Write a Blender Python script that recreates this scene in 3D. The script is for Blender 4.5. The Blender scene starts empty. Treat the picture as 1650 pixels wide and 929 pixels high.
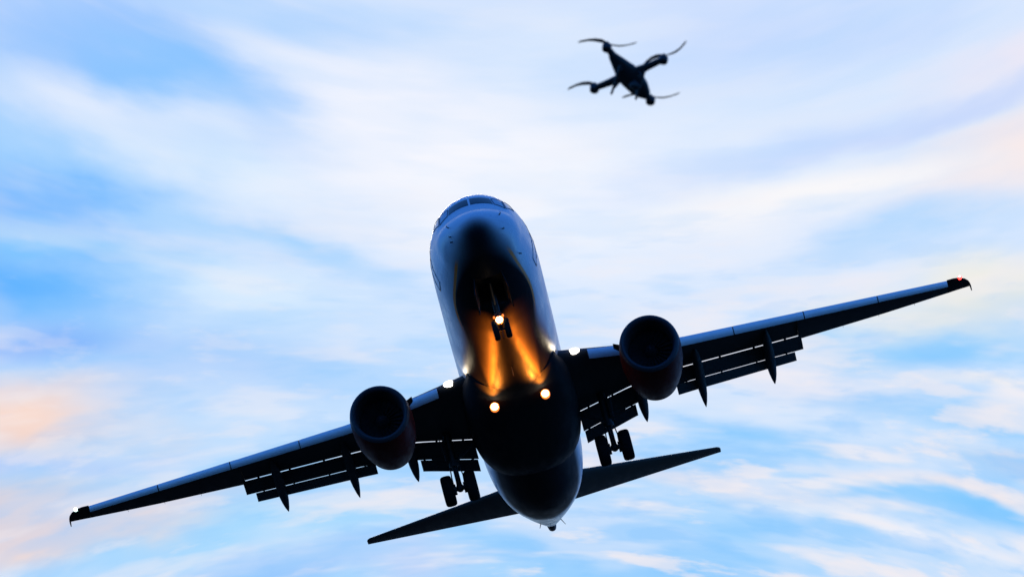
import bpy, bmesh, math, random
from mathutils import Matrix, Vector, Quaternion
random.seed(7)
R_ = math.radians
scene = bpy.context.scene
col = scene.collection

# ------------------------------------------------------------------ camera
ELEV = 17.0
cam_d = bpy.data.cameras.new("camera"); cam_d.lens = 183.4; cam_d.sensor_width = 36.0
cam_d.dof.use_dof = True; cam_d.dof.focus_distance = 184; cam_d.dof.aperture_fstop = 10.0   # focused on the airliner
cam_d.clip_start = 0.5; cam_d.clip_end = 40000
cam = bpy.data.objects.new("camera", cam_d); col.objects.link(cam)
cam.location = (0, 0, 1.7); cam.rotation_euler = (R_(90 + ELEV), 0, 0)
scene.camera = cam

# ------------------------------------------------------------------ exposure
scene.view_settings.view_transform = 'Standard'
scene.view_settings.look = 'None'
scene.view_settings.exposure = 0.0
scene.view_settings.gamma = 1.0

# ------------------------------------------------------------------ sky
SUN_EL, SUN_AZ = 22.0, -3.0          # degrees; the sun stands behind the airliner, veiled by cloud
def lin(r, g, b):
    f = lambda c: c / 12.92 if c <= .04045 else ((c + .055) / 1.055) ** 2.4
    return (f(r / 255), f(g / 255), f(b / 255), 1)

class G:
    """small helper that writes shader node trees"""
    def __init__(s, tree): s.t = tree; s.n = tree.nodes; s.l = tree.links
    def put(s, sock, v):
        if hasattr(v, 'is_output'): s.l.new(v, sock)
        elif v is not None: sock.default_value = v
    def node(s, kind, **props):
        n = s.n.new(kind)
        for k, v in props.items(): setattr(n, k, v)
        return n
    def m(s, op, a, b=None, c=None, clamp=False):
        n = s.node('ShaderNodeMath', operation=op, use_clamp=clamp)
        for i, v in enumerate((a, b, c)):
            if v is not None: s.put(n.inputs[i], v)
        return n.outputs[0]
    def vm(s, op, a, b=None):
        n = s.node('ShaderNodeVectorMath', operation=op)
        s.put(n.inputs[0], a)
        if b is not None:
            s.put(n.inputs['Scale'] if op == 'SCALE' else n.inputs[1], b)
        return n.outputs['Value'] if op in ('LENGTH', 'DOT_PRODUCT') else n.outputs['Vector']
    def xyz(s, x, y, z=0.0):
        n = s.node('ShaderNodeCombineXYZ')
        for i, v in enumerate((x, y, z)): s.put(n.inputs[i], v)
        return n.outputs[0]
    def sep(s, v):
        n = s.node('ShaderNodeSeparateXYZ'); s.put(n.inputs[0], v); return n.outputs
    def ramp(s, v, a, b, lo=0.0, hi=1.0, smooth=True):
        n = s.node('ShaderNodeMapRange', interpolation_type='SMOOTHSTEP' if smooth else 'LINEAR')
        for i, k in enumerate((v, a, b, lo, hi)): s.put(n.inputs[i], k)
        return n.outputs[0]
    def mix(s, f, a, b, mode='MIX'):
        n = s.node('ShaderNodeMix', data_type='RGBA', blend_type=mode)
        s.put(n.inputs[0], f); s.put(n.inputs[6], a); s.put(n.inputs[7], b)
        return n.outputs[2]
    def noise(s, v, scale, detail=3.0, rough=.5, color=False):
        n = s.node('ShaderNodeTexNoise')
        if v is not None: s.put(n.inputs['Vector'], v)
        n.inputs['Scale'].default_value = scale; n.inputs['Detail'].default_value = detail
        n.inputs['Roughness'].default_value = rough
        return n.outputs['Color' if color else 'Fac']

world = bpy.data.worlds.new("World"); scene.world = world; world.use_nodes = True
wt = world.node_tree; wt.nodes.clear(); g = G(wt)
sky = g.node('ShaderNodeTexSky', sky_type='NISHITA', sun_disc=False)
sky.sun_elevation = R_(SUN_EL); sky.sun_rotation = R_(SUN_AZ); sky.altitude = 50
sky.air_density = 1.0; sky.dust_density = 1.0; sky.ozone_density = 3.0
D = g.node('ShaderNodeTexCoord').outputs['Generated']
# wind streaked cloud deck: directions round the point of the sky the streaks run out from
c_ = Vector((0.0030, 0.9596, 0.2815)).normalized(); r_ = Vector((1, 0, 0)); r_ = (r_ - c_ * r_.dot(c_)).normalized(); p_ = r_.cross(c_)
dc = g.vm('DOT_PRODUCT', D, tuple(c_))
dcs = g.m('MAXIMUM', dc, .15)
K = 8406 / 825
u0 = g.m('MULTIPLY', g.m('DIVIDE', g.vm('DOT_PRODUCT', D, tuple(r_)), dcs), K)
v0 = g.m('MULTIPLY', g.m('DIVIDE', g.vm('DOT_PRODUCT', D, tuple(p_)), dcs), K)
UV = g.xyz(u0, v0)
# the streaks bow away from the middle: lines v = k * exp(u*u*.42)
uc = g.m('MINIMUM', g.m('MAXIMUM', u0, -2.2), 2.2)
w0 = g.m('MULTIPLY', v0, g.m('POWER', 2.718, g.m('MULTIPLY', g.m('MULTIPLY', uc, uc), -.42)))
def streak(A, Bz, off, **k):
    return g.noise(g.vm('ADD', g.xyz(g.m('MULTIPLY', u0, A), g.m('MULTIPLY', w0, Bz)), off), 1.0, **k)
n_big = streak(.9, 2.6, (3.1, 1.7, .4), detail=2, color=True)
n_mid = streak(1.7, 6.5, (8.1, 2.2, 5.4), detail=4, rough=.5)
n_fin = streak(3.0, 17., (1.4, 9.2, 2.4), detail=3, rough=.5)
n_uv = streak(3.2, 9., (5.5, 2.9, 7.7), detail=4, rough=.5, color=True)
warp = g.vm('ADD', g.vm('MULTIPLY', g.vm('SUBTRACT', n_big, (.5, .5, .5)), (.5, .22, 0)), g.vm('MULTIPLY', g.vm('SUBTRACT', n_uv, (.5, .5, .5)), (.45, .10, 0)))
UVW = g.vm('ADD', UV, g.vm('MULTIPLY', warp, (1, 1, 0)))
sky_col = g.mix(g.ramp(v0, -.5, .25), lin(172, 216, 255), lin(216, 232, 255))
#  (photo px, py, half length, half height, turn, colour, strength)
BLOBS = [
 (-60, 330, 420, 420, 0, (150, 205, 255), .95), (130, 60, 330, 150, 22, (158, 198, 255), .9), (250, 130, 260, 75, 24, (138, 196, 255), .95),
 (10, 300, 200, 70, 20, (100, 180, 255), 1), (90, 390, 190, 45, 20, (135, 203, 255), .95), (10, 450, 260, 80, 12, (98, 180, 255), 1),
 (150, 165, 230, 60, 16, (224, 236, 255), .95), (350, 390, 200, 36, 20, (160, 210, 255), .9), (290, 270, 230, 55, 18, (228, 241, 255), .8),
 (330, 480, 240, 50, 10, (216, 237, 255), .8), (30, 555, 320, 52, 6, (128, 180, 252), .9), (330, 605, 280, 55, 0, (182, 212, 253), .8),
 (0, 690, 270, 75, -4, (250, 216, 200), 1), (-20, 850, 280, 75, -8, (248, 214, 196), 1), (20, 765, 250, 26, -6, (180, 206, 252), .7),
 (70, 868, 330, 44, -10, (250, 220, 208), 1), (420, 850, 320, 60, -8, (166, 218, 255), .9), (330, 780, 240, 50, -8, (186, 222, 255), .8), (470, 905, 260, 38, -10, (140, 194, 253), .9), (180, 815, 250, 28, -8, (232, 220, 224), .8),
 (640, 225, 340, 170, 10, (251, 249, 255), 1), (830, 310, 420, 190, 0, (244, 247, 255), .9), (560, 90, 240, 80, 15, (234, 240, 255), .6),
 (480, 15, 330, 60, 10, (176, 212, 255), .9), (960, -10, 420, 60, 0, (208, 226, 255), .8), (1270, 40, 330, 80, -10, (196, 218, 255), .85),
 (1650, 60, 260, 60, -18, (238, 230, 244), .9), (1660, 230, 240, 110, -16, (250, 234, 232), 1), (1480, 165, 330, 34, -18, (198, 214, 252), .8),
 (1260, 215, 330, 46, -14, (198, 219, 255), .75), (1330, 300, 330, 58, -8, (251, 249, 250), .95), (1450, 385, 300, 50, -10, (182, 218, 255), .9),
 (1590, 495, 300, 62, -6, (242, 239, 228), 1), (1480, 558, 280, 32, -2, (146, 208, 255), .95), (1280, 600, 260, 50, 4, (234, 234, 246), .8),
 (1600, 655, 240, 32, 4, (126, 200, 255), 1), (1590, 608, 180, 15, 4, (244, 240, 240), .8), (1610, 745, 190, 40, 8, (244, 228, 226), .95), (1120, 770, 260, 40, 14, (230, 230, 242), .9),
 (1540, 835, 320, 34, 12, (126, 200, 255), 1), (1480, 790, 190, 20, 12, (246, 234, 234), .9), (1420, 870, 260, 20, 14, (240, 242, 250), .85), (1080, 885, 360, 50, 10, (138, 202, 255), .95), (1500, 915, 300, 22, 12, (150, 208, 255), .95),
 (1260, 700, 260, 30, 10, (140, 204, 255), .85), (700, 900, 160, 46, 0, (190, 212, 250), .8), (720, 790, 300, 50, 0, (186, 220, 255), .6)]
for (px, py, L, Hh, ang, c, k) in BLOBS:
    mp = g.node('ShaderNodeMapping', vector_type='TEXTURE')
    g.put(mp.inputs[0], UVW)
    mp.inputs['Location'].default_value = ((px - 850) / 825, (560 - py) / 825, 0)
    mp.inputs['Rotation'].default_value = (0, 0, R_(-ang))
    mp.inputs['Scale'].default_value = (L / 825, Hh / 825, 1)
    f = g.ramp(g.vm('LENGTH', mp.outputs[0]), 1.3, .0, 0, k)
    sky_col = g.mix(f, sky_col, lin(*c))
# cloud texture on top: thin white veils and blue gaps drawn out by the wind
low = g.m('MULTIPLY', g.ramp(v0, .45, -.30), g.ramp(u0, -.7, .35, .5, 1.0))
n_puf = streak(4.6, 19., (7.7, 3.3, 1.1), detail=5, rough=.55)
def veil(n, a, b2, kt, kl, c):          # strength kt high in the picture of the sky, kl low
    return g.mix(g.m('MULTIPLY', g.ramp(n, a, b2), g.m('MULTIPLY_ADD', low, kl - kt, kt)), sky_col, lin(*c))
sky_col = veil(n_mid, .50, .66, .10, .45, (244, 243, 251))
sky_col = veil(n_mid, .49, .34, .10, .50, (140, 202, 255))
sky_col = veil(n_fin, .51, .66, .10, .75, (245, 240, 244))
sky_col = veil(n_fin, .49, .34, .08, .55, (138, 202, 255))
sky_col = veil(n_puf, .54, .66, .02, .60, (246, 238, 240))
sky_col = veil(n_puf, .47, .36, .02, .35, (132, 198, 255))
sky_col = g.mix(g.ramp(dc, math.cos(R_(9)), math.cos(R_(26)), 0, .95), sky_col, lin(50, 135, 240))      # clearer and bluer away from the veiled sun
bg1 = g.node('ShaderNodeBackground'); g.put(bg1.inputs[0], sky_col); bg1.inputs[1].default_value = 1.0
bg0 = g.node('ShaderNodeBackground'); g.put(bg0.inputs[0], g.mix(1.0, sky.outputs[0], (.48, 1.36, 2.9, 1), 'MULTIPLY')); bg0.inputs[1].default_value = 0.1
ms = g.node('ShaderNodeMixShader')
g.put(ms.inputs[0], g.ramp(dc, math.cos(R_(50)), math.cos(R_(24)))); g.l.new(bg0.outputs[0], ms.inputs[1]); g.l.new(bg1.outputs[0], ms.inputs[2])
wo = g.node('ShaderNodeOutputWorld'); g.l.new(ms.outputs[0], wo.inputs[0])

# ------------------------------------------------------------------ sun, veiled, behind the airliner
sd = bpy.data.lights.new("sun", 'SUN'); sd.energy = 0.5; sd.angle = R_(10); sd.color = (1.0, .9, .78)
sun = bpy.data.objects.new("sun", sd); col.objects.link(sun)
sv = Vector((math.sin(R_(SUN_AZ)) * math.cos(R_(SUN_EL)), math.cos(R_(SUN_AZ)) * math.cos(R_(SUN_EL)), math.sin(R_(SUN_EL))))
sun.rotation_euler = sv.to_track_quat('Z', 'Y').to_euler(); sun.location = sv * 400

OX, OZ = 19.5, 3.66
# ------------------------------------------------------------------ materials
def mat(name, base, rough=.5, metal=0., spec=.5, coat=0., emit=None, estr=0., wear=0.):
    m = bpy.data.materials.new(name); m.use_nodes = True
    q = G(m.node_tree); b = m.node_tree.nodes['Principled BSDF']
    b.inputs['Roughness'].default_value = rough; b.inputs['Metallic'].default_value = metal
    b.inputs['Specular IOR Level'].default_value = spec; b.inputs['Coat Weight'].default_value = coat
    b.inputs['Coat Roughness'].default_value = .08
    if emit:
        b.inputs['Emission Color'].default_value = (*emit, 1); b.inputs['Emission Strength'].default_value = estr
    oc = q.node('ShaderNodeTexCoord').outputs['Object']
    nz = q.noise(q.vm('MULTIPLY', oc, (.6, 2.2, 2.2)), 1.5, 5, .6)
    w = wear
    hi = tuple(min(1, c * (1 + w)) for c in base) + (1,); lo = tuple(c * (1 - w) for c in base) + (1,)
    q.put(b.inputs['Base Color'], q.mix(nz, lo, hi))
    q.put(b.inputs['Roughness'], q.ramp(nz, .3, .7, max(.02, rough * .85), min(1, rough * 1.15)))
    return m
M = dict(
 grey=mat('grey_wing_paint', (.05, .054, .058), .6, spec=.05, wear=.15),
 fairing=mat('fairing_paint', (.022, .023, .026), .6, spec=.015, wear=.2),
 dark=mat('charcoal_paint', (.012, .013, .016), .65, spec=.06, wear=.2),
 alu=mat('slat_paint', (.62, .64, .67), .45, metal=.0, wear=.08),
 red=mat('dark_red_paint', (.085, .003, .002), .5, spec=.05, wear=.15),
 lip=mat('inlet_metal', (.03, .035, .045), .5, spec=.2, wear=.1),
 fan=mat('fan_titanium', (.03, .03, .035), .4, metal=.5, wear=.2),
 liner=mat('inlet_liner', (.02, .02, .022), .7, wear=.2),
 hot=mat('exhaust_metal', (.10, .09, .085), .45, metal=.8, wear=.2),
 steel=mat('gear_steel', (.018, .019, .021), .5, spec=.2, wear=.2),
 rubber=mat('tyre_rubber', (.007, .007, .008), .85, spec=.1, wear=.2),
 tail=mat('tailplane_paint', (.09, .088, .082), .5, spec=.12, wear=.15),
 sky_pane=mat('painted_sky_pane', (.20, .28, .38), .15),  # sky reflection on the side panes put into the base colour
 glass=mat('cockpit_glass', (.008, .040, .046), .08, spec=.3),
 seal=mat('dark_seal', (.05, .055, .06), .6, wear=.1),
 black=mat('bay_black', (.008, .008, .009), .8, wear=.1),
 lamp_hot=mat('lamp_glow', (1, .9, .75), .3, emit=(1.0, .78, .48), estr=30),
 painted_glow=mat('painted_glow', (.6, .3, .1), .3, emit=(1.0, .20, .02), estr=1.5),  # orange halo round the lamps, put in as self-glowing rims
 lamp_white=mat('landing_lamp_glow', (1, 1, .95), .3, emit=(1.0, .93, .82), estr=9),
 nav_red=mat('red_lamp', (.8, .05, .04), .2, emit=(1, .025, .02), estr=9),
 nav_green=mat('green_lamp', (.5, .9, .8), .2, emit=(.55, 1, .88), estr=4),
 plastic=mat('black_plastic', (.014, .014, .015), .45, wear=.2),
 prop=mat('propeller_plastic', (.03, .03, .032), .4, wear=.1),
)
def fuselage_material():
    m = bpy.data.materials.new('fuselage_paint'); m.use_nodes = True
    q = G(m.node_tree); b = m.node_tree.nodes['Principled BSDF']
    oc = q.node('ShaderNodeTexCoord').outputs['Object']
    s = q.sep(oc)
    X = q.m('SUBTRACT', OX, s[0]); Z = q.m('SUBTRACT', s[2], OZ)      # metres behind the nose, height over the centre line
    nz = q.noise(q.vm('MULTIPLY', oc, (.35, 1.6, 1.6)), 1.2, 5, .6)
    # charcoal below a soft edge that climbs at the nose, orange pinstripe on it
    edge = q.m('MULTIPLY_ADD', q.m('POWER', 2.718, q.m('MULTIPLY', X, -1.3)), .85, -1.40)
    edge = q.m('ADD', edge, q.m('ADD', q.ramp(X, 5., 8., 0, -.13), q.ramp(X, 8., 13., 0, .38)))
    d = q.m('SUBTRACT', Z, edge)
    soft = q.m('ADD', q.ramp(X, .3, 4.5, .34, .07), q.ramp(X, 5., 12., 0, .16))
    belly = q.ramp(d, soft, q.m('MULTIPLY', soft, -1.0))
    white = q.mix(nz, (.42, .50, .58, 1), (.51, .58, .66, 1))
    # panel joints
    jx = q.m('ABSOLUTE', q.m('SUBTRACT', q.m('FRACT', q.m('MULTIPLY', X, 1 / 1.27)), .5))
    joint = q.m('MULTIPLY', q.m('LESS_THAN', jx, .006), .35)
    jz = q.m('MAXIMUM', q.m('LESS_THAN', q.m('ABSOLUTE', q.m('SUBTRACT', Z, 1.1)), .006), q.m('LESS_THAN', q.m('ABSOLUTE', q.m('ADD', Z, .62)), .006))
    joint = q.m('MAXIMUM', joint, q.m('MULTIPLY', jz, .35))
    white = q.mix(joint, white, (.25, .26, .28, 1))
    # cabin windows
    wx = q.m('ABSOLUTE', q.m('SUBTRACT', q.m('FRACT', q.m('MULTIPLY', X, 1 / .508)), .5))
    win = q.m('MULTIPLY', q.m('LESS_THAN', wx, .24), q.m('LESS_THAN', q.m('ABSOLUTE', q.m('SUBTRACT', Z, .50)), .17))
    win = q.m('MULTIPLY', win, q.m('MULTIPLY', q.m('GREATER_THAN', X, 5.9), q.m('LESS_THAN', X, 31.)))
    white = q.mix(win, white, (.015, .018, .022, 1))
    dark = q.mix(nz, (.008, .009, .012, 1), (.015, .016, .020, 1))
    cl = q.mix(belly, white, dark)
    st = q.m('MULTIPLY', q.m('LESS_THAN', q.m('ABSOLUTE', q.m('SUBTRACT', d, .0)), .042), q.m('MULTIPLY', q.ramp(X, 1.3, 2.0), q.ramp(X, 8., 6.)))
    cl = q.mix(st, cl, (1.0, .26, .05, 1))
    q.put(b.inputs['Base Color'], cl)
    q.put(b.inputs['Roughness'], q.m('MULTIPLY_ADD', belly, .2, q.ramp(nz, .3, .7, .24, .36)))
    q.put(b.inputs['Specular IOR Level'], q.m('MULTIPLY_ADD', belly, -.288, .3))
    return m
FUS = [ # x, half width, top z, bottom z, z of widest point
(0.00,.02,-.68,-.74,-.71),(.05,.22,-.50,-.90,-.70),(.15,.40,-.37,-1.03,-.69),(.30,.56,-.24,-1.15,-.66),(.60,.79,-.06,-1.31,-.60),
(1.0,1.01,.12,-1.46,-.53),(1.5,1.23,.31,-1.62,-.45),(1.8,1.31,.42,-1.70,-.40),(2.2,1.39,.83,-1.78,-.34),(2.6,1.45,1.18,-1.85,-.27),
(3.0,1.52,1.42,-1.90,-.21),(3.5,1.60,1.59,-1.95,-.14),(4.0,1.67,1.70,-2.00,-.09),(5.0,1.76,1.82,-2.07,-.03),(6.0,1.81,1.87,-2.11,0),
(7.0,1.83,1.88,-2.13,0),(14.0,1.87,1.88,-2.13,0),(24.0,1.88,1.88,-2.13,0),(26.0,1.87,1.88,-2.12,.01),(28.0,1.81,1.88,-1.98,.06),(30.0,1.69,1.87,-1.62,.2),
(32.0,1.50,1.83,-1.15,.4),(34.0,1.23,1.74,-.63,.6),(36.0,.89,1.58,-.11,.78),(38.0,.48,1.32,.42,.90),(38.7,.31,1.18,.61,.90),(39.1,.20,1.08,.72,.89),(39.47,.12,1.0,.77,.87)]
def _mono(xs,ys):
    n=len(xs);d=[(ys[i+1]-ys[i])/(xs[i+1]-xs[i]) for i in range(n-1)]
    m=[d[0]]+[0 if d[i-1]*d[i]<=0 else 2*d[i-1]*d[i]/(d[i-1]+d[i]) for i in range(1,n-1)]+[d[-1]]
    def f(x):
        x=min(max(x,xs[0]),xs[-1])
        i=0
        while i<n-2 and x>xs[i+1]: i+=1
        h=xs[i+1]-xs[i];t=(x-xs[i])/h
        return ((2*t**3-3*t*t+1)*ys[i]+(t**3-2*t*t+t)*h*m[i]+(-2*t**3+3*t*t)*ys[i+1]+(t**3-t*t)*h*m[i+1])
    return f
fw,ft,fb,fz=[_mono([r[0] for r in FUS],[r[k] for r in FUS]) for k in (1,2,3,4)]
def fus(x,a,off=0.):
    """point of the fuselage skin; a = angle from +y (port) going up"""
    w,t,b,z=fw(x),ft(x),fb(x),fz(x)
    c,s=math.cos(a),math.sin(a)
    h=(t-z) if s>=0 else (z-b)
    y=w*c; zz=z+h*s
    if off:
        e=1e-3
        p1=fus(x+e,a);p0=fus(max(x-e,0),a);q1=fus(x,a+e);q0=fus(x,a-e)
        u=[p1[i]-p0[i] for i in range(3)];v=[q1[i]-q0[i] for i in range(3)]
        n=[u[1]*v[2]-u[2]*v[1],u[2]*v[0]-u[0]*v[2],u[0]*v[1]-u[1]*v[0]]
        L=math.sqrt(sum(k*k for k in n)) or 1
        if n[1]*c+n[2]*s<0:L=-L
        return (x+n[0]/L*off,y+n[1]/L*off,zz+n[2]/L*off)
    return (x,y,zz)

# ------------------------------------------------------------------ mesh helpers
OX, OZ = 19.5, 3.66                      # the airliner's origin: on the ground plane between its main wheels
def AP(p): return (OX - p[0], p[1], p[2] + OZ)      # (metres behind nose, metres to port, metres above centre line) -> local
def IDP(p): return tuple(p)
class MB:
    """collects shapes and links them as ONE mesh object"""
    def __init__(s, tf=AP): s.v = []; s.f = []; s.mi = []; s.tf = tf; s.cur = 0
    def add(s, vs, fs):
        o = len(s.v); s.v += [s.tf(p) for p in vs]
        s.f += [tuple(o + i for i in f) for f in fs]; s.mi += [s.cur] * len(fs)
        return s
    def loft(s, rings, caps=True, closed=True):
        n = len(rings[0]); vs = [p for r in rings for p in r]; fs = []
        for i in range(len(rings) - 1):
            for j in range(n if closed else n - 1):
                k = (j + 1) % n
                fs.append((i * n + j, i * n + k, (i + 1) * n + k, (i + 1) * n + j))
        if caps: fs += [tuple(range(n))[::-1], tuple((len(rings) - 1) * n + j for j in range(n))]
        return s.add(vs, fs)
    def tube(s, pts, rad, n=14, caps=True, flat=None):
        pts = [Vector(p) for p in pts]
        rad = rad if isinstance(rad, (list, tuple)) else [rad] * len(pts)
        rings = []
        for i, p in enumerate(pts):
            t = (pts[min(i + 1, len(pts) - 1)] - pts[max(i - 1, 0)]).normalized()
            a = Vector((0, 0, 1)) if abs(t.z) < .9 else Vector((1, 0, 0))
            u = t.cross(a).normalized(); w = u.cross(t)
            r = rad[i]; ru, rw = (r, r) if not isinstance(r, tuple) else r
            rings.append([tuple(p + u * ru * math.cos(2 * math.pi * j / n) + w * rw * math.sin(2 * math.pi * j / n)) for j in range(n)])
        return s.loft(rings, caps)
    def lathe(s, c, axis, prof, n=32, caps=True):
        """prof: (distance along axis, radius)"""
        c = Vector(c); t = Vector(axis).normalized()
        a = Vector((0, 0, 1)) if abs(t.z) < .9 else Vector((1, 0, 0))
        u = t.cross(a).normalized(); w = u.cross(t)
        rings = [[tuple(c + t * d + (u * math.cos(2 * math.pi * j / n) + w * math.sin(2 * math.pi * j / n)) * r) for j in range(n)] for d, r in prof]
        return s.loft(rings, caps)
    def prism(s, poly, thick):
        """flat polygon (3-D points) thickened along its normal"""
        P = [Vector(p) for p in poly]; n = (P[1] - P[0]).cross(P[2] - P[0]).normalized() * thick / 2
        return s.loft([[tuple(p - n) for p in P], [tuple(p + n) for p in P]])
    def ball(s, c, r, n=16):
        rr = r if isinstance(r, (tuple, list)) else (r, r, r)
        rings = [[(c[0] + rr[0] * math.cos(a), c[1] + rr[1] * math.sin(a) * math.cos(2 * math.pi * j / n), c[2] + rr[2] * math.sin(a) * math.sin(2 * math.pi * j / n))
                  for j in range(n)] for a in [math.pi * (i + .12) / (n / 2 + .24) for i in range(n // 2 + 1)]]
        return s.loft(rings)
    def mat(s, i): s.cur = i; return s
    def build(s, name, mats, parent=None, sharp=32, smooth=True):
        me = bpy.data.meshes.new(name); me.from_pydata(s.v, [], s.f)
        for m in (mats if isinstance(mats, (list, tuple)) else [mats]): me.materials.append(m)
        me.polygons.foreach_set('material_index', s.mi)
        bm = bmesh.new(); bm.from_mesh(me)
        bmesh.ops.recalc_face_normals(bm, faces=bm.faces); bm.to_mesh(me); bm.free()
        if smooth:
            me.shade_smooth(); me.set_sharp_from_angle(angle=R_(sharp))
        o = bpy.data.objects.new(name, me); col.objects.link(o)
        if parent: o.parent = parent
        return o
def tag(o, label=None, cat=None, group=None, kind=None):
    for k, v in (('label', label), ('category', cat), ('group', group), ('kind', kind)):
        if v: o[k] = v
    return o

# ------------------------------------------------------------------ ground (below the frame; it shades the airliner's belly)
gm = bpy.data.materials.new('dusk_field'); gm.use_nodes = True
q = G(gm.node_tree); b = gm.node_tree.nodes['Principled BSDF']
oc = q.node('ShaderNodeTexCoord').outputs['Object']
q.put(b.inputs['Base Color'], q.mix(q.ramp(q.noise(oc, .05, 6, .6), .35, .65), (.018, .022, .010, 1), (.032, .030, .018, 1)))
b.inputs['Roughness'].default_value = .95
gb = MB(IDP); N = 48
gb.add([(0, 0, 0)] + [(9000 * math.cos(2 * math.pi * i / N), 9000 * math.sin(2 * math.pi * i / N), 0) for i in range(N)], [(0, i + 1, (i + 1) % N + 1) for i in range(N)])
tag(gb.build('ground', gm, smooth=False), kind='structure')

# ------------------------------------------------------------------ the airliner
plane = bpy.data.objects.new('airliner', None); col.objects.link(plane)
tag(plane, 'twin engine airliner banking on approach with wheels down and landing lights on', 'airplane')
ROT = Matrix(((-.08137445, .96737097, -.23994084), (-.33037277, -.25330911, -.90922402), (-.94033613, .00528232, .34020592)))
e = R_(ELEV); se, ce = math.sin(e), math.cos(e)
WC = Matrix(((1, 0, 0), (0, se, ce), (0, -ce, se)))
RW = WC @ ROT
NOSE = WC @ Vector((-1.40812932, -2.78143477, 170.82909757)) + Vector((0, 0, 1.7))
plane.matrix_world = Matrix.Translation(NOSE - RW @ Vector((OX, 0, OZ))) @ RW.to_4x4()
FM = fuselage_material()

# fuselage with an open nose wheel bay
xs = [.0, .02, .05, .1, .15, .22, .3, .45, .6, .8] + [1 + .2 * i for i in range(30)] + [7 + .85 * i for i in range(20)] + [24 + .5 * i for i in range(31)] + [39.2, 39.47]
fb_ = MB(); NA = 72
fb_.loft([[fus(x, 2 * math.pi * j / NA) for j in range(NA)] for x in xs])
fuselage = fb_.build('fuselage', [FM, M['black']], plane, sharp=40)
cb = MB().loft([[(2.35, -.44, -1.35), (2.35, .44, -1.35), (2.35, .44, -2.4), (2.35, -.44, -2.4)], [(4.55, -.44, -1.35), (4.55, .44, -1.35), (4.55, .44, -2.4), (4.55, -.44, -2.4)]]).mat(0)
cut = cb.build('cutter', [M['black']], plane, smooth=False)
bo = fuselage.modifiers.new('bay', 'BOOLEAN'); bo.operation = 'DIFFERENCE'; bo.object = cut; bo.solver = 'EXACT'; bo.material_mode = 'TRANSFER'
dg = bpy.context.evaluated_depsgraph_get(); dg.update()
nm = bpy.data.meshes.new_from_object(fuselage.evaluated_get(dg)); fuselage.modifiers.clear()
old = fuselage.data; fuselage.data = nm; nm.name = 'fuselage'; bpy.data.meshes.remove(old)
cm = cut.data; bpy.data.objects.remove(cut); bpy.data.meshes.remove(cm)
nm.shade_smooth(); nm.set_sharp_from_angle(angle=R_(40))

def patch(name, m, corners, off=.006, n=10, parent=fuselage, edge=None):
    """pane lying on the skin; corners as (x, angle)"""
    A, B_, C_, D_ = corners; o = MB()
    grid = []
    for i in range(n + 1):
        for j in range(n + 1):
            s, t = i / n, j / n
            x = (A[0] * (1 - s) + D_[0] * s) * (1 - t) + (B_[0] * (1 - s) + C_[0] * s) * t
            a = (A[1] * (1 - s) + D_[1] * s) * (1 - t) + (B_[1] * (1 - s) + C_[1] * s) * t
            grid.append((x, a))
    v = [fus(x, a, off) for x, a in grid] + [fus(x, a, -.02) for x, a in grid]
    k = (n + 1) ** 2; f = []
    for i in range(n):
        for j in range(n):
            p = i * (n + 1) + j
            f += [(p, p + 1, p + n + 2, p + n + 1), (k + p + n + 1, k + p + n + 2, k + p + 1, k + p)]
    rim = [j for j in range(n + 1)] + [i * (n + 1) + n for i in range(1, n + 1)] + [n * (n + 1) + j for j in range(n - 1, -1, -1)] + [i * (n + 1) for i in range(n - 1, 0, -1)]
    for i in range(len(rim)):
        p, r = rim[i], rim[(i + 1) % len(rim)]
        f.append((r, p, k + p, k + r))
    return o.add(v, f).build(name, m, parent)
PI = math.pi
def outline(name, m, pts, r=.012):
    """raised frame following the skin"""
    P = []
    for i in range(len(pts)):
        a, b2 = pts[i], pts[(i + 1) % len(pts)]
        for t in range(6):
            P.append(fus(a[0] + (b2[0] - a[0]) * t / 6, a[1] + (b2[1] - a[1]) * t / 6, .004))
    P.append(P[0]); P.append(P[1])
    return MB().tube(P, r, 6).build(name, m, fuselage)
for s in (1, -1):
    an = lambda a: a if s > 0 else PI - a
    front = [(2.13, 1.545), (2.52, 1.545), (2.52, 1.075), (2.14, .985)]
    quarter = [(2.14, .945), (2.50, 1.035), (2.78, .80), (2.16, .64)]
    side = [(2.22, .60), (2.84, .755), (3.22, .62), (2.95, .43)]
    for qd in (front, quarter, side):
        w = patch('cockpit_window', M['glass'] if qd is front else M['sky_pane'], [(x, an(a)) for x, a in qd])
    for qd in (quarter, side):
        outline('window_frame', M['seal'], [(x, an(a)) for x, a in qd], .014)
    outline('cabin_door', M['seal'], [(x, an(a)) for x, a in ((4.5, .55), (5.35, .55), (5.35, -.36), (4.5, -.36))])
    for k, (x, a) in enumerate(((.82, .374), (.80, -.36), (.72, -.16)) if s < 0 else ((.83, .374), (.79, -.349), (2.6, -.60))):
        p0 = Vector(fus(x, an(a))); p1 = Vector(fus(x, an(a), .075)); p2 = p1 + Vector((-.13, 0, 0))
        MB().tube([p0, p1], [.022, .016], 8).tube([p1 + Vector((.02, 0, 0)), p2], [.014, .008], 8).build('pitot_probe', M['steel'], fuselage)
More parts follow.
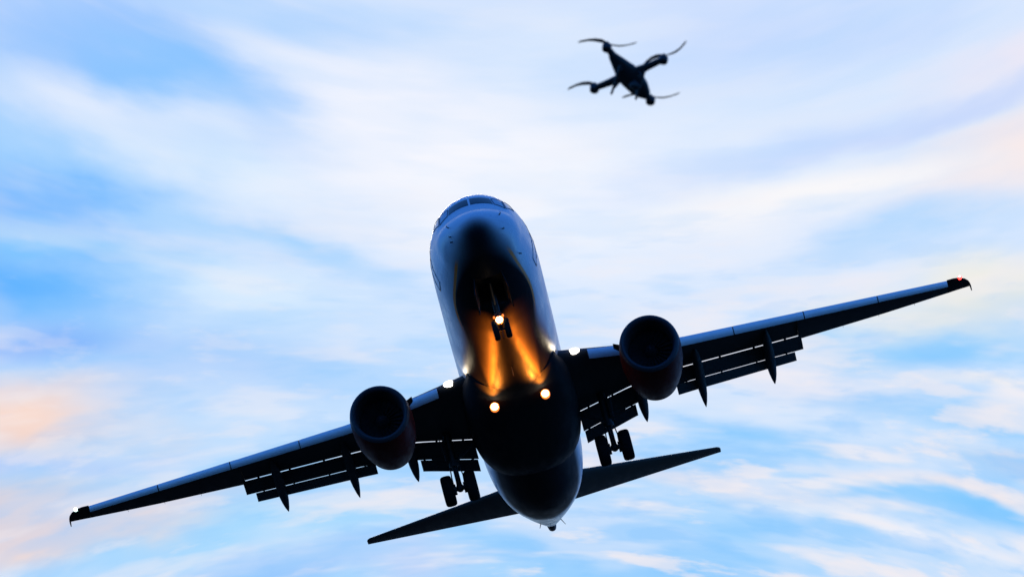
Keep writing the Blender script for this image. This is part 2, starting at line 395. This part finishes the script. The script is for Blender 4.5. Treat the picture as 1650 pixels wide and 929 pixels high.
# blade aerials, tail skid, auxiliary exhaust
def blade(x, a, h, c):
    p = Vector(fus(x, a)); q_ = Vector(fus(x, a, h)); 
    MB().loft([[tuple(p + Vector((-c / 2, 0, 0))), tuple(p + Vector((0, .02, 0))), tuple(p + Vector((c / 2, 0, 0))), tuple(p + Vector((0, -.02, 0)))],
               [tuple(q_ + Vector((0, 0, 0))), tuple(q_ + Vector((c * .3, .01, 0))), tuple(q_ + Vector((c * .55, 0, 0))), tuple(q_ + Vector((c * .3, -.01, 0)))]]).build('blade_aerial', M['dark'], fuselage)
blade(6.8, -PI / 2, .28, .3); blade(10.8, -PI / 2, .3, .32); blade(9.0, PI / 2, .3, .35)
blade(36.6, -PI / 2 + .55, .26, .16); blade(36.2, -PI / 2 - .5, .16, .14)
MB().lathe((39.1, 0, .88), (1, 0, -.06), [(0, .20), (.25, .185), (.52, .16), (.62, .12), (.60, .09), (.45, .08)], 20).build('auxiliary_exhaust', M['hot'], fuselage)
# wing to body fairing under the belly
fr = []
for x, w, bz, ex, tz in ((12.95, 1.55, -2.02, 2.0, -1.15), (13.15, 1.60, -2.07, 2.05, -1.15), (13.5, 1.65, -2.17, 2.15, -1.15), (14.0, 1.74, -2.27, 2.3, -1.1), (14.6, 1.85, -2.36, 2.5, -1.0), (15.4, 1.97, -2.42, 2.7, -.8), (17, 2.06, -2.44, 2.9, -.6),
                         (19.5, 2.08, -2.44, 2.9, -.5), (20.8, 2.05, -2.42, 2.8, -.5), (21.8, 1.97, -2.34, 2.5, -.7), (22.6, 1.86, -2.22, 2.2, -.9), (23.3, 1.70, -2.06, 2.0, -1.1)):
    ring = []
    for j in range(33):
        a = -PI * j / 32
        cc, ss = math.cos(a), math.sin(a)
        ring.append((x, w * math.copysign(abs(cc) ** (2 / ex), cc), tz + (tz - bz) * math.copysign(abs(ss) ** (2 / ex), ss)))
    fr.append(ring)
MB().loft(fr).build('belly_fairing', M['fairing'], plane)

# ---- wings
def lerp(tab, y):
    for (a, b2) in zip(tab, tab[1:]):
        if y <= b2[0]: return a[1] + (b2[1] - a[1]) * (y - a[0]) / (b2[0] - a[0])
    return tab[-1][1]
XLE = [(1.2, 13.7), (1.85, 14.25), (5.0, 16.55), (6.22, 17.28), (16.4, 21.93)]
XTS = [(1.2, 20.75), (1.94, 20.54), (3.95, 20.0), (5.4, 19.90), (6.22, 20.12), (10.46, 21.46)]       # rear edge in front of the flaps
XTE = [(10.4, 21.85), (14.1, 22.70), (16.4, 23.10)]
TC = [(1.2, .135), (5, .12), (16.4, .10)]
def zw(x, y): return -1.06 + (abs(y) - 1.84) * .121 - .03 * (x - 20)
def foil(xl, xt, y, tc, te=.02, n=18, z0=0.):
    """ring of one wing section, from the upper rear edge round the nose to the lower rear edge"""
    c = xt - xl; up = []; lo = []
    for i in range(n + 1):
        k = (1 - math.cos(PI * i / n)) / 2
        t = 5 * tc * (.2969 * math.sqrt(k) - .126 * k - .3516 * k * k + .2843 * k ** 3 - .1015 * k ** 4)
        x = xl + c * k
        z = zw(x, y) + z0
        up.append((x, y, z + t * c * 1.15 + te * k)); lo.append((x, y, z - t * c * .75))
    return up[::-1] + lo[1:]
def spin(p, o, d):
    """turn a section point nose-up/down about o"""
    x, z = p[0] - o[0], p[1] - o[1]
    return (o[0] + x * math.cos(d) + z * math.sin(d), o[1] - x * math.sin(d) + z * math.cos(d))
def flap_ring(nx, nz, y, c, d, tc=.13, n=10):
    up = []; lo = []
    for i in range(n + 1):
        k = (1 - math.cos(PI * i / n)) / 2
        t = 5 * tc * c * (.2969 * math.sqrt(k) - .126 * k - .3516 * k * k + .2843 * k ** 3 - .1030 * k ** 4)
        up.append((k * c, t * .55)); lo.append((k * c, -t * .9))
    out = []
    for (x, z) in up[::-1] + lo[1:]:
        a, b2 = spin((x, z), (0, 0), d); out.append((nx + a, y, nz + b2))
    return out
def flap_at(y):
    """noses of main and aft flap: position, chord, droop"""
    inb = y < 5.6
    xt = lerp(XTS, y); zt = zw(xt, y)
    k = max(0, min(1, (y - 1.94) / 3.6)) if inb else 1
    cm_ = 1.02 - .20 * k if inb else .76 - .05 * (y - 5.6) / 4.9
    ca = .50 - .06 * k if inb else .42 - .06 * (y - 5.6) / 4.9
    dm = R_(27)
    n0 = (xt + .015, zt - .026)
    tx, tz = n0[0] + cm_ * math.cos(dm), n0[1] - cm_ * math.sin(dm)
    n1 = (tx + .012, tz - .014)
    return n0, cm_, dm, n1, ca, R_(46)
SLAT = [(.42, .11), (.2, .105), (.06, .06), (-.03, .0), (-.085, -.07), (-.10, -.14), (-.08, -.21), (-.02, -.28), (.06, -.33), (.07, -.315), (.01, -.25), (-.03, -.17), (-.02, -.09), (.06, .01), (.2, .075), (.42, .095)]
def slat(s, y0, y1, k0, k1, name, w, m):
    rings = []
    for i in range(7):
        y = y0 + (y1 - y0) * i / 6; k = k0 + (k1 - k0) * i / 6; xl = lerp(XLE, y); z = zw(xl, y)
        rings.append([(xl + a * k, s * y, z + b2 * k) for a, b2 in SLAT])
    return MB().loft(rings).build(name, m, w, sharp=50)

def make_wing(s):
    w = MB(); st = [1.3, 1.84, 2.6, 3.4, 3.95, 4.6, 5.4, 6.22, 7.2, 8.3, 9.4, 10.46]
    r = [foil(lerp(XLE, y) + .04, lerp(XTS, y), s * y, lerp(TC, y) * .8, .03) for y in st]
    w.loft(r)
    st2 = [10.47, 11.5, 12.6, 13.8, 15, 16.3]
    w.loft([foil(lerp(XLE, y) + .04, lerp(XTE, y), s * y, lerp(TC, y), .012) for y in st2])
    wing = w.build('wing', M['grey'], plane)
    # tip cap with lamp
    tip = []
    for y, xl, xt, k in ((16.3, 21.80, 23.09, 1), (16.55, 21.86, 23.12, .95), (16.8, 22.02, 23.16, .85), (17.0, 22.30, 23.20, .7), (17.13, 22.62, 23.23, .5), (17.2, 22.95, 23.25, .3)):
        tip.append(foil(xl, xt, s * y, .105 * k, .01, z0=.0))
    MB().loft(tip).build('wing_tip', M['dark'], wing)
    MB().ball((22.02, s * 16.80, zw(22.1, 16.8) + .01), (.12, .08, .07), 14).mat(1).ball((21.92, s * 16.80, zw(22.1, 16.8) + .02), (.05, .03, .03), 12).build('navigation_light', [M['nav_red'] if s > 0 else M['nav_green'], M['lamp_white']], wing)['label'] = 'glowing red wing tip lamp' if s > 0 else 'pale green wing tip lamp'
    z = zw(23.2, 17.19)
    MB().tube([(23.10, s * 17.19, z + .01), (23.30, s * 17.21, z - .01), (23.50, s * 17.23, z - .09)], [.03, .028, .018], 8).build('static_discharger', M['dark'], wing)
    for y in (12.2, 13.6, 15.0):
        x = lerp(XTE, y); MB().tube([(x - .03, s * y, zw(x, y)), (x + .16, s * y, zw(x, y) - .01)], .006, 6).build('static_discharger', M['dark'], wing)
    for y0, y1 in ((5.95, 8.05), (8.09, 10.72), (10.76, 13.55), (13.59, 16.28)):
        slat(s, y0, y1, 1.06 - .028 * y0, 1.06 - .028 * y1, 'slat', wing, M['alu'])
    slat(s, 2.75, 3.98, .95, .95, 'krueger_flap', wing, M['alu'])
    # flaps: main panel then aft panel, with open slots between
    for y0, y1, a0, a1 in ((1.98, 5.52, 2.02, 4.05), (5.58, 10.56, 5.66, 10.22)):
        rm = []; ra = []
        for i in range(9):
            y = y0 + (y1 - y0) * i / 8; n0, cm_, dm, n1, ca, da = flap_at(min(y, 10.46)); rm.append(flap_ring(n0[0], n0[1], s * y, cm_, dm))
            y = a0 + (a1 - a0) * i / 8; n0, cm_, dm, n1, ca, da = flap_at(y); ra.append(flap_ring(n1[0], n1[1], s * y, ca, da, .15))
        mf = MB().loft(rm)
        for y in ((2.36, 2.95, 3.3) if y0 < 3 else (6.0, 7.45, 8.75, 9.95)):       # slot brackets
            n0, cm_, dm, n1, ca, da = flap_at(y); h = .16 if y == 2.95 else .04
            mf.loft([[(n0[0] - .18, s * (y - h), n0[1] + .11), (n0[0] - .18, s * (y + h), n0[1] + .11), (n0[0] - .16, s * (y + h), n0[1] - .02), (n0[0] - .16, s * (y - h), n0[1] - .02)],
                     [(n0[0] + .12, s * (y - h), n0[1] + .0), (n0[0] + .12, s * (y + h), n0[1] + .0), (n0[0] + .12, s * (y + h), n0[1] - .08), (n0[0] + .12, s * (y - h), n0[1] - .08)]])
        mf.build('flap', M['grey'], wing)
        af = MB().loft(ra)
        for y, h in (((2.2, .05), (2.75, .09), (3.3, .35), (3.9, .04)) if y0 < 3 else ((6.05, .03), (7.4, .03), (8.75, .03), (9.9, .03))):
            n0, cm_, dm, n1, ca, da = flap_at(y)
            af.loft([[(n1[0] - .2, s * (y - h), n1[1] + .08), (n1[0] - .2, s * (y + h), n1[1] + .08), (n1[0] - .19, s * (y + h), n1[1] + .03), (n1[0] - .19, s * (y - h), n1[1] + .03)],
                     [(n1[0] + .08, s * (y - h), n1[1] - .0), (n1[0] + .08, s * (y + h), n1[1] - .0), (n1[0] + .06, s * (y + h), n1[1] - .07), (n1[0] + .06, s * (y - h), n1[1] - .07)]])
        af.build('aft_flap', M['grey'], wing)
    for y, tipx, tipz in ((9.25, 22.96, -1.15), (6.57, 22.58, -1.46), (4.32, 21.75, -1.71)):
        xt = lerp(XTS, y); zt = zw(xt, y)
        P = [(xt - 1.7, zt - .02, .04), (xt - 1.3, zt - .13, .12), (xt - .8, zt - .2, .17), (xt - .2, zt - .26, .19), (xt + .35, zt - .38, .20), (xt + .9, zt - .60, .18)]
        q0 = P[-1]
        for t, r in ((.33, .14), (.66, .085), (.9, .035), (1, .01)):
            P.append((q0[0] + (tipx - q0[0]) * t, q0[1] + (tipz - q0[1]) * t - .04 * math.sin(PI * t), r))
        MB().tube([(a, s * y, b2) for a, b2, r in P], [(r * .95, r * 1.25) for a, b2, r in P], 16).build('flap_fairing', M['grey'], wing)
    # landing lamp in the wing root
    y = 2.28; xl = lerp(XLE, y)
    ll = MB().ball((xl + .03, s * y, zw(xl, y) + .02), (.11, .20, .11), 32).build('landing_light', M['lamp_white'], wing)
    return wing
for s in (1, -1): make_wing(s)

# ---- engines
def make_engine(s):
    c = (12.29, s * 4.86, -2.0)
    n = MB().lathe(c, (1, 0, 0), [(.16, 1.045), (.5, 1.085), (1.1, 1.10), (1.9, 1.09), (2.8, 1.02), (3.5, .92), (4.05, .82), (4.06, .78), (3.4, .74)], 48, caps=False)
    n.mat(1).lathe(c, (1, 0, 0), [(.14, .85), (.5, .80), (1.15, .79), (1.2, .2)], 48, caps=False)
    eng = n.build('engine', [M['red'], M['liner']], plane)
    tag(eng)
    MB().lathe(c, (1, 0, 0), [(.165, 1.048), (.06, 1.015), (.015, .98), (0, .95), (.015, .915), (.06, .88), (.16, .845)], 48, caps=False).build('inlet_lip', M['lip'], eng)
    f = MB()
    for i in range(24):
        a = 2 * PI * i / 24; u = Vector((0, math.cos(a), math.sin(a))); t = Vector((0, -math.sin(a), math.cos(a))); o = Vector(c)
        row = []
        for r, tw, ch in ((.24, .3, .10), (.5, .7, .13), (.785, 1.05, .15)):
            dv = (Vector((1, 0, 0)) * math.cos(tw) + t * math.sin(tw)) * ch; nn = Vector((-math.sin(tw), 0, 0)) * .006 + t * math.cos(tw) * .006
            m0 = o + u * r + Vector((1.05, 0, 0))
            row.append([tuple(m0 - dv), tuple(m0 + nn), tuple(m0 + dv), tuple(m0 - nn)])
        f.loft(row)
    f.build('fan', M['fan'], eng)
    MB().lathe(c, (1, 0, 0), [(.62, .01), (.68, .07), (.82, .16), (1.0, .24), (1.15, .27)], 28).build('spinner', M['fan'], eng)
    MB().lathe(c, (1, 0, 0), [(3.3, .60), (4.1, .56), (4.7, .44), (4.72, .41), (4.3, .40)], 32, caps=False).lathe(c, (1, 0, 0), [(4.0, .34), (4.7, .28), (5.2, .13), (5.35, .02)], 24).build('exhaust_nozzle', M['hot'], eng)
    MB().loft([[(12.9 + dx, s * (4.86 - 1.02) - dy * s, -1.60 + dz) for dx, dy, dz in ((0, 0, 0), (.45, .0, .02), (.9, 0, .04), (.45, -.02, .06))],
               [(13.15 + dx, s * (4.86 - 1.02) - .20 * s - dy * s, -1.42 + dz) for dx, dy, dz in ((0, 0, 0), (.25, 0, .0), (.6, 0, .02), (.25, -.01, .03))]]).build('nacelle_strake', M['dark'], eng)
    P = []
    for x, zt, zb, h in ((13.2, -.93, -1.1, .05), (13.9, -.70, -1.2, .17), (15.2, -.45, -1.3, .2), (16.6, -.35, -1.35, .2), (17.8, -.5, -1.5, .17), (19.2, -.75, -1.25, .04)):
        P.append([(x, s * 4.86 + h, zb), (x, s * 4.86 + h, (zt + zb) / 2), (x, s * 4.86 + h * .6, zt - .03), (x, s * 4.86, zt), (x, s * 4.86 - h * .6, zt - .03), (x, s * 4.86 - h, (zt + zb) / 2), (x, s * 4.86 - h, zb)])
    MB().loft(P).build('pylon', M['grey'], eng)
for s in (1, -1): make_engine(s)

# ---- tail
def sect(xl, xt, y, z, tc, vertical=False, n=14):
    c = xt - xl; up = []; lo = []
    for i in range(n + 1):
        k = (1 - math.cos(PI * i / n)) / 2
        t = 5 * tc * c * (.2969 * math.sqrt(k) - .126 * k - .3516 * k * k + .2843 * k ** 3 - .1030 * k ** 4)
        if vertical: up.append((xl + c * k, t, z)); lo.append((xl + c * k, -t, z))
        else: up.append((xl + c * k, y, z + t)); lo.append((xl + c * k, y, z - t))
    return up[::-1] + lo[1:]
for s in (1, -1):
    st = MB().loft([sect(33.25 + (37.55 - 33.25) * k, 37.15 + (38.32 - 37.15) * k, s * (.5 + 6.6 * k), .95 + .75 * k, .095) for k in (0, .2, .4, .6, .8, 1)] +
                   [sect(37.68, 38.34, s * 7.20, 1.71, .07), sect(37.88, 38.35, s * 7.25, 1.72, .04)]).build('horizontal_stabilizer', M['tail'], plane)
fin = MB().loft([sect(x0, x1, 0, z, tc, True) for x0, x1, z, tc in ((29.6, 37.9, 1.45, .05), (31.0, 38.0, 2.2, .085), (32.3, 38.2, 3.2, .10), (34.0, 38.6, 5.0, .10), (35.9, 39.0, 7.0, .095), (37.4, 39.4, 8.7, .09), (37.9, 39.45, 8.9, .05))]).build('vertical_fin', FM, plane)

# ---- main gear
def wheel(parent, c, r, w, rim):
    h = w / 2
    o = MB().lathe(c, (0, 1, 0), [(-h * .55, r * .52), (-h * .8, r * .62), (-h * .98, r * .78), (-h * .92, r * .90), (-h * .68, r * .975), (-h * .3, r), (h * .3, r), (h * .68, r * .975), (h * .92, r * .90), (h * .98, r * .78), (h * .8, r * .62), (h * .55, r * .52)], 36, caps=False)
    o.mat(1).lathe(c, (0, 1, 0), [(-h * .7, r * .56), (-h * .5, r * .50), (-h * .25, r * .42), (-h * .3, r * .18), (-h * .75, r * .15)], 28).lathe(c, (0, 1, 0), [(h * .7, r * .56), (h * .5, r * .50), (h * .25, r * .42), (h * .3, r * .18), (h * .75, r * .15)], 28)
    return o.build('wheel', [M['rubber'], M['steel']], parent)
for s in (1, -1):
    y0 = s * 2.88; ax = (19.46, y0, -3.10)
    stt = MB().tube([(19.25, y0, -1.0), (19.36, y0, -2.2)], [.15, .145], 18).tube([(19.355, y0, -2.15), (19.37, y0, -2.28)], .185, 18).tube([(19.36, y0, -2.2), (19.455, y0, -3.05)], .095, 16)
    stt.tube([(19.46, y0 - .42, -3.10), (19.46, y0 + .42, -3.10)], .085, 14).ball((19.46, y0, -3.08), (.15, .15, .17), 12)
    strut = stt.build('main_gear', M['steel'], plane)
    for dy in (-.43, .43): wheel(strut, (19.46, y0 + dy, -3.10), .565, .42, .27)
    tl = MB()
    for d in (-.07, .07):
        tl.tube([(19.22, y0 + d, -2.3), (18.98, y0 + d * .6, -2.68)], [.035, .028], 8).tube([(18.98, y0 + d * .6, -2.68), (19.36, y0 + d, -3.0)], [.028, .035], 8)
    tl.build('torque_link', M['steel'], strut)
    MB().tube([(19.3, y0 - s * .05, -2.15), (19.3, y0 - s * .95, -1.55), (19.3, y0 - s * 1.3, -1.35)], [.06, .06, .05], 10).build('side_brace', M['steel'], strut)
    br = MB()
    for dy in (-.2, .2): br.lathe((19.46, y0 + dy, -3.10), (0, 1, 0), [(-.06, .08), (-.06, .2), (.06, .2), (.06, .08)], 20)
    br.tube([(19.3, y0 + .17, -2.3), (19.36, y0 + .22, -2.65), (19.42, y0 + .2, -2.95)], .022, 8).tube([(19.3, y0 - .17, -2.3), (19.36, y0 - .2, -2.65), (19.42, y0 - .2, -2.95)], .022, 8)
    br.build('brake_unit', M['steel'], strut)
    MB().prism([(18.85, y0 + s * .30, -1.25), (19.85, y0 + s * .30, -1.25), (19.75, y0 + s * .24, -2.05), (19.05, y0 + s * .24, -2.05)], .03).build('gear_door', M['grey'], strut)

# ---- nose gear
nst = MB().tube([(3.75, 0, -1.5), (3.98, 0, -2.7)], [.10, .095], 16).tube([(3.97, 0, -2.65), (4.05, 0, -3.08)], .062, 14).tube([(4.05, -.2, -3.08), (4.05, .2, -3.08)], .05, 12)
nst.tube([(3.0, 0, -1.75), (3.85, 0, -2.25)], .05, 10).tube([(3.9, -.13, -2.55), (3.9, .13, -2.55)], .05, 10)
ng = nst.build('nose_gear', M['steel'], plane)
for dy in (-.2, .2): wheel(ng, (4.05, dy, -3.08), .345, .2, .18)
MB().tube([(3.95, .0, -2.6), (3.7, 0, -2.82)], .03, 8).tube([(3.7, 0, -2.82), (4.0, 0, -3.05)], .03, 8).build('torque_link', M['steel'], ng)
for s in (1, -1):
    MB().prism([(2.38, s * .47, -1.70), (4.0, s * .47, -1.86), (4.0, s * .58, -2.42), (2.45, s * .58, -2.26)], .035).build('gear_door', M['dark'], ng)
    MB().lathe((3.87, s * .15, -2.66), (1, 0, 0), [(-.02, .01), (0, .035), (.08, .04)], 12).build('taxi_light_glint', M['painted_glow'], ng)  # self-glowing cups put in as glints beside the taxi light

# ---- lamps that burn: a lens, a rim glowing as its halo, and its beam
def beam(name, loc, aim, power, angle, colr, parent, r=.1, blend=.6):
    l = bpy.data.lights.new(name, 'SPOT'); l.energy = power; l.spot_size = R_(angle); l.spot_blend = blend; l.color = colr; l.shadow_soft_size = r
    o = bpy.data.objects.new(name, l); col.objects.link(o); o.parent = parent
    p = Vector(AP(loc)); d = Vector(AP(aim)) - p
    o.location = p; o.rotation_euler = d.to_track_quat('-Z', 'Y').to_euler()
    return o
tx = MB().ball((3.80, 0, -2.82), (.07, .105, .105), 24).mat(1).lathe((3.82, 0, -2.82), (1, 0, 0), [(-.019, .108), (-.018, .14), (.10, .13), (.2, .06)], 24).build('taxi_light', [M['lamp_hot'], M['painted_glow']], ng)
for s in (1, -1):
    L = (13.75, s * .92, -2.36)
    rt = MB().ball(L, (.08, .115, .115), 28).mat(1).lathe((13.78, s * .92, -2.36), (1, 0, 0), [(-.03, .118), (-.02, .165), (.12, .16), (.3, .08)], 24).build('retractable_light', [M['lamp_hot'], M['painted_glow']], plane)
    beam('retractable_light_beam', (13.62, s * .92, -2.37), (10.6, s * .76, -1.55), 4000, 64, (1.0, .20, .012), rt, blend=1.0, r=.05).scale = (.17, 1, 1)
    beam('retractable_light_spill', (13.60, s * .92, -2.38), (12.9, s * .90, -2.12), 700, 130, (1.0, .26, .02), rt, blend=1.0, r=.05).scale = (.45, 1, 1)
    beam('landing_light_beam', (14.25, s * 2.03, -.95), (9.0, s * 1.93, -.7), 110, 50, (1.0, .82, .55), plane, blend=1.0)

# ------------------------------------------------------------------ the drone
SC = .196 / 66
def dcam(px, py, z): return Vector(((px) * SC, (py) * SC, z * SC))       # camera axes: right, down, away
a_ = Vector((36, 41, 37)).normalized(); b_ = Vector((55, -22, -29)); b_ = (b_ - a_ * b_.dot(a_)).normalized()
up_ = a_.cross(b_); up_ = up_ if up_.y < 0 else -up_
# local axes: X along the arm that points down-right, Y along the next arm, Z up
lx, lz = a_, up_; ly = lz.cross(lx)
DM = WC @ Matrix((lx, ly, lz)).transposed()
dist = 25.0
dl = WC @ (Vector(((1013 - 825) / 8406, (121 - 464.5) / 8406, 1)) * dist) + Vector((0, 0, 1.7))
drone = bpy.data.objects.new('drone', None); col.objects.link(drone)
drone.matrix_world = Matrix.Translation(dl) @ DM.to_4x4()
tag(drone, 'black four propeller drone hovering in the sky above the airliner', 'drone')
ARM = .196
def pol(r, a, z): return (r * math.cos(a), r * math.sin(a), z)
# body: shaped shell, long axis along the X arms
rings = []
for x, w, h0, h1 in ((-.165, .010, -.006, .008), (-.14, .024, -.015, .016), (-.09, .038, -.024, .026), (-.03, .056, -.034, .036), (.03, .060, -.040, .036), (.09, .052, -.036, .030), (.14, .034, -.024, .02), (.17, .012, -.01, .010)):
    rings.append([(x, w * math.cos(2 * PI * j / 20), (h1 if math.sin(2 * PI * j / 20) > 0 else -h0) * math.sin(2 * PI * j / 20)) for j in range(20)])
MB(IDP).loft(rings).build('body', M['plastic'], drone)
YAW = {0: 2.3, 1: 2.12, 2: 2.42, 3: 1.76}
for k in range(4):
    a = k * PI / 2
    arm = MB(IDP).tube([pol(.03, a, 0), pol(.10, a, .004), pol(ARM, a, .008)], [(.029, .020), (.021, .014), (.016, .011)], 12)
    ar = arm.build('arm', M['plastic'], drone)
    MB(IDP).lathe(pol(ARM, a, -.012), (0, 0, 1), [(0, .016), (.004, .022), (.030, .023), (.036, .019), (.044, .007), (.052, .005)], 20).build('motor', M['plastic'], ar)
    pb = MB(IDP); c = Vector(pol(ARM, a, .038)); ya = YAW[k]
    for sg in (0, PI):
        d = Vector((math.cos(ya + sg), math.sin(ya + sg), 0)); t = Vector((-d.y, d.x, 0)); row = []
        for r, ch, tw, dz in ((.006, .005, .5, 0), (.03, .009, .45, 0), (.06, .0085, .32, .001), (.09, .0065, .22, .003), (.124, .006, .15, .005), (.134, .002, .1, .006)):
            m0 = c + d * r + Vector((0, 0, dz)); f = t * math.cos(tw) + Vector((0, 0, math.sin(tw))); n2 = Vector((0, 0, .0012))
            m0 = m0 - t * (.55 * r * r / .12 - .25 * r) * (1 if sg == 0 else 1)
            row.append([tuple(m0 - f * ch), tuple(m0 + n2), tuple(m0 + f * ch * 1.1), tuple(m0 - n2)])
        pb.loft(row)
    pb.lathe(tuple(c - Vector((0, 0, .004))), (0, 0, 1), [(0, .009), (.008, .008), (.012, .004)], 14)
    pb.build('propeller', M['prop'], ar)
for sg in (1, -1):      # landing skids
    d = Vector((math.cos(PI / 4), math.sin(PI / 4), 0)); t = Vector((-d.y, d.x, 0)) * sg
    o = MB(IDP)
    for q_ in (-.05, .05): o.tube([tuple(d * q_ + t * .04 - Vector((0, 0, .018))), tuple(d * q_ * 1.25 + t * .06 - Vector((0, 0, .055)))], [.007, .0055], 8)
    o.tube([tuple(d * -.095 + t * .06 - Vector((0, 0, .052))), tuple(d * -.08 + t * .06 - Vector((0, 0, .057))), tuple(d * .08 + t * .06 - Vector((0, 0, .057))), tuple(d * .095 + t * .06 - Vector((0, 0, .052)))], .006, 8)
    o.build('landing_skid', M['plastic'], drone)
cd = Vector((math.cos(-PI / 4), math.sin(-PI / 4), 0)) * .03
MB(IDP).tube([tuple(cd - Vector((0, 0, .025))), tuple(cd - Vector((0, 0, .05)))], .010, 10).ball(tuple(cd - Vector((0, 0, .062))), (.022, .022, .02), 14).lathe(tuple(cd * 1.5 - Vector((0, 0, .062))), tuple(cd), [(0, .012), (.014, .012), (.016, .009)], 14).build('camera_gimbal', M['plastic'], drone)
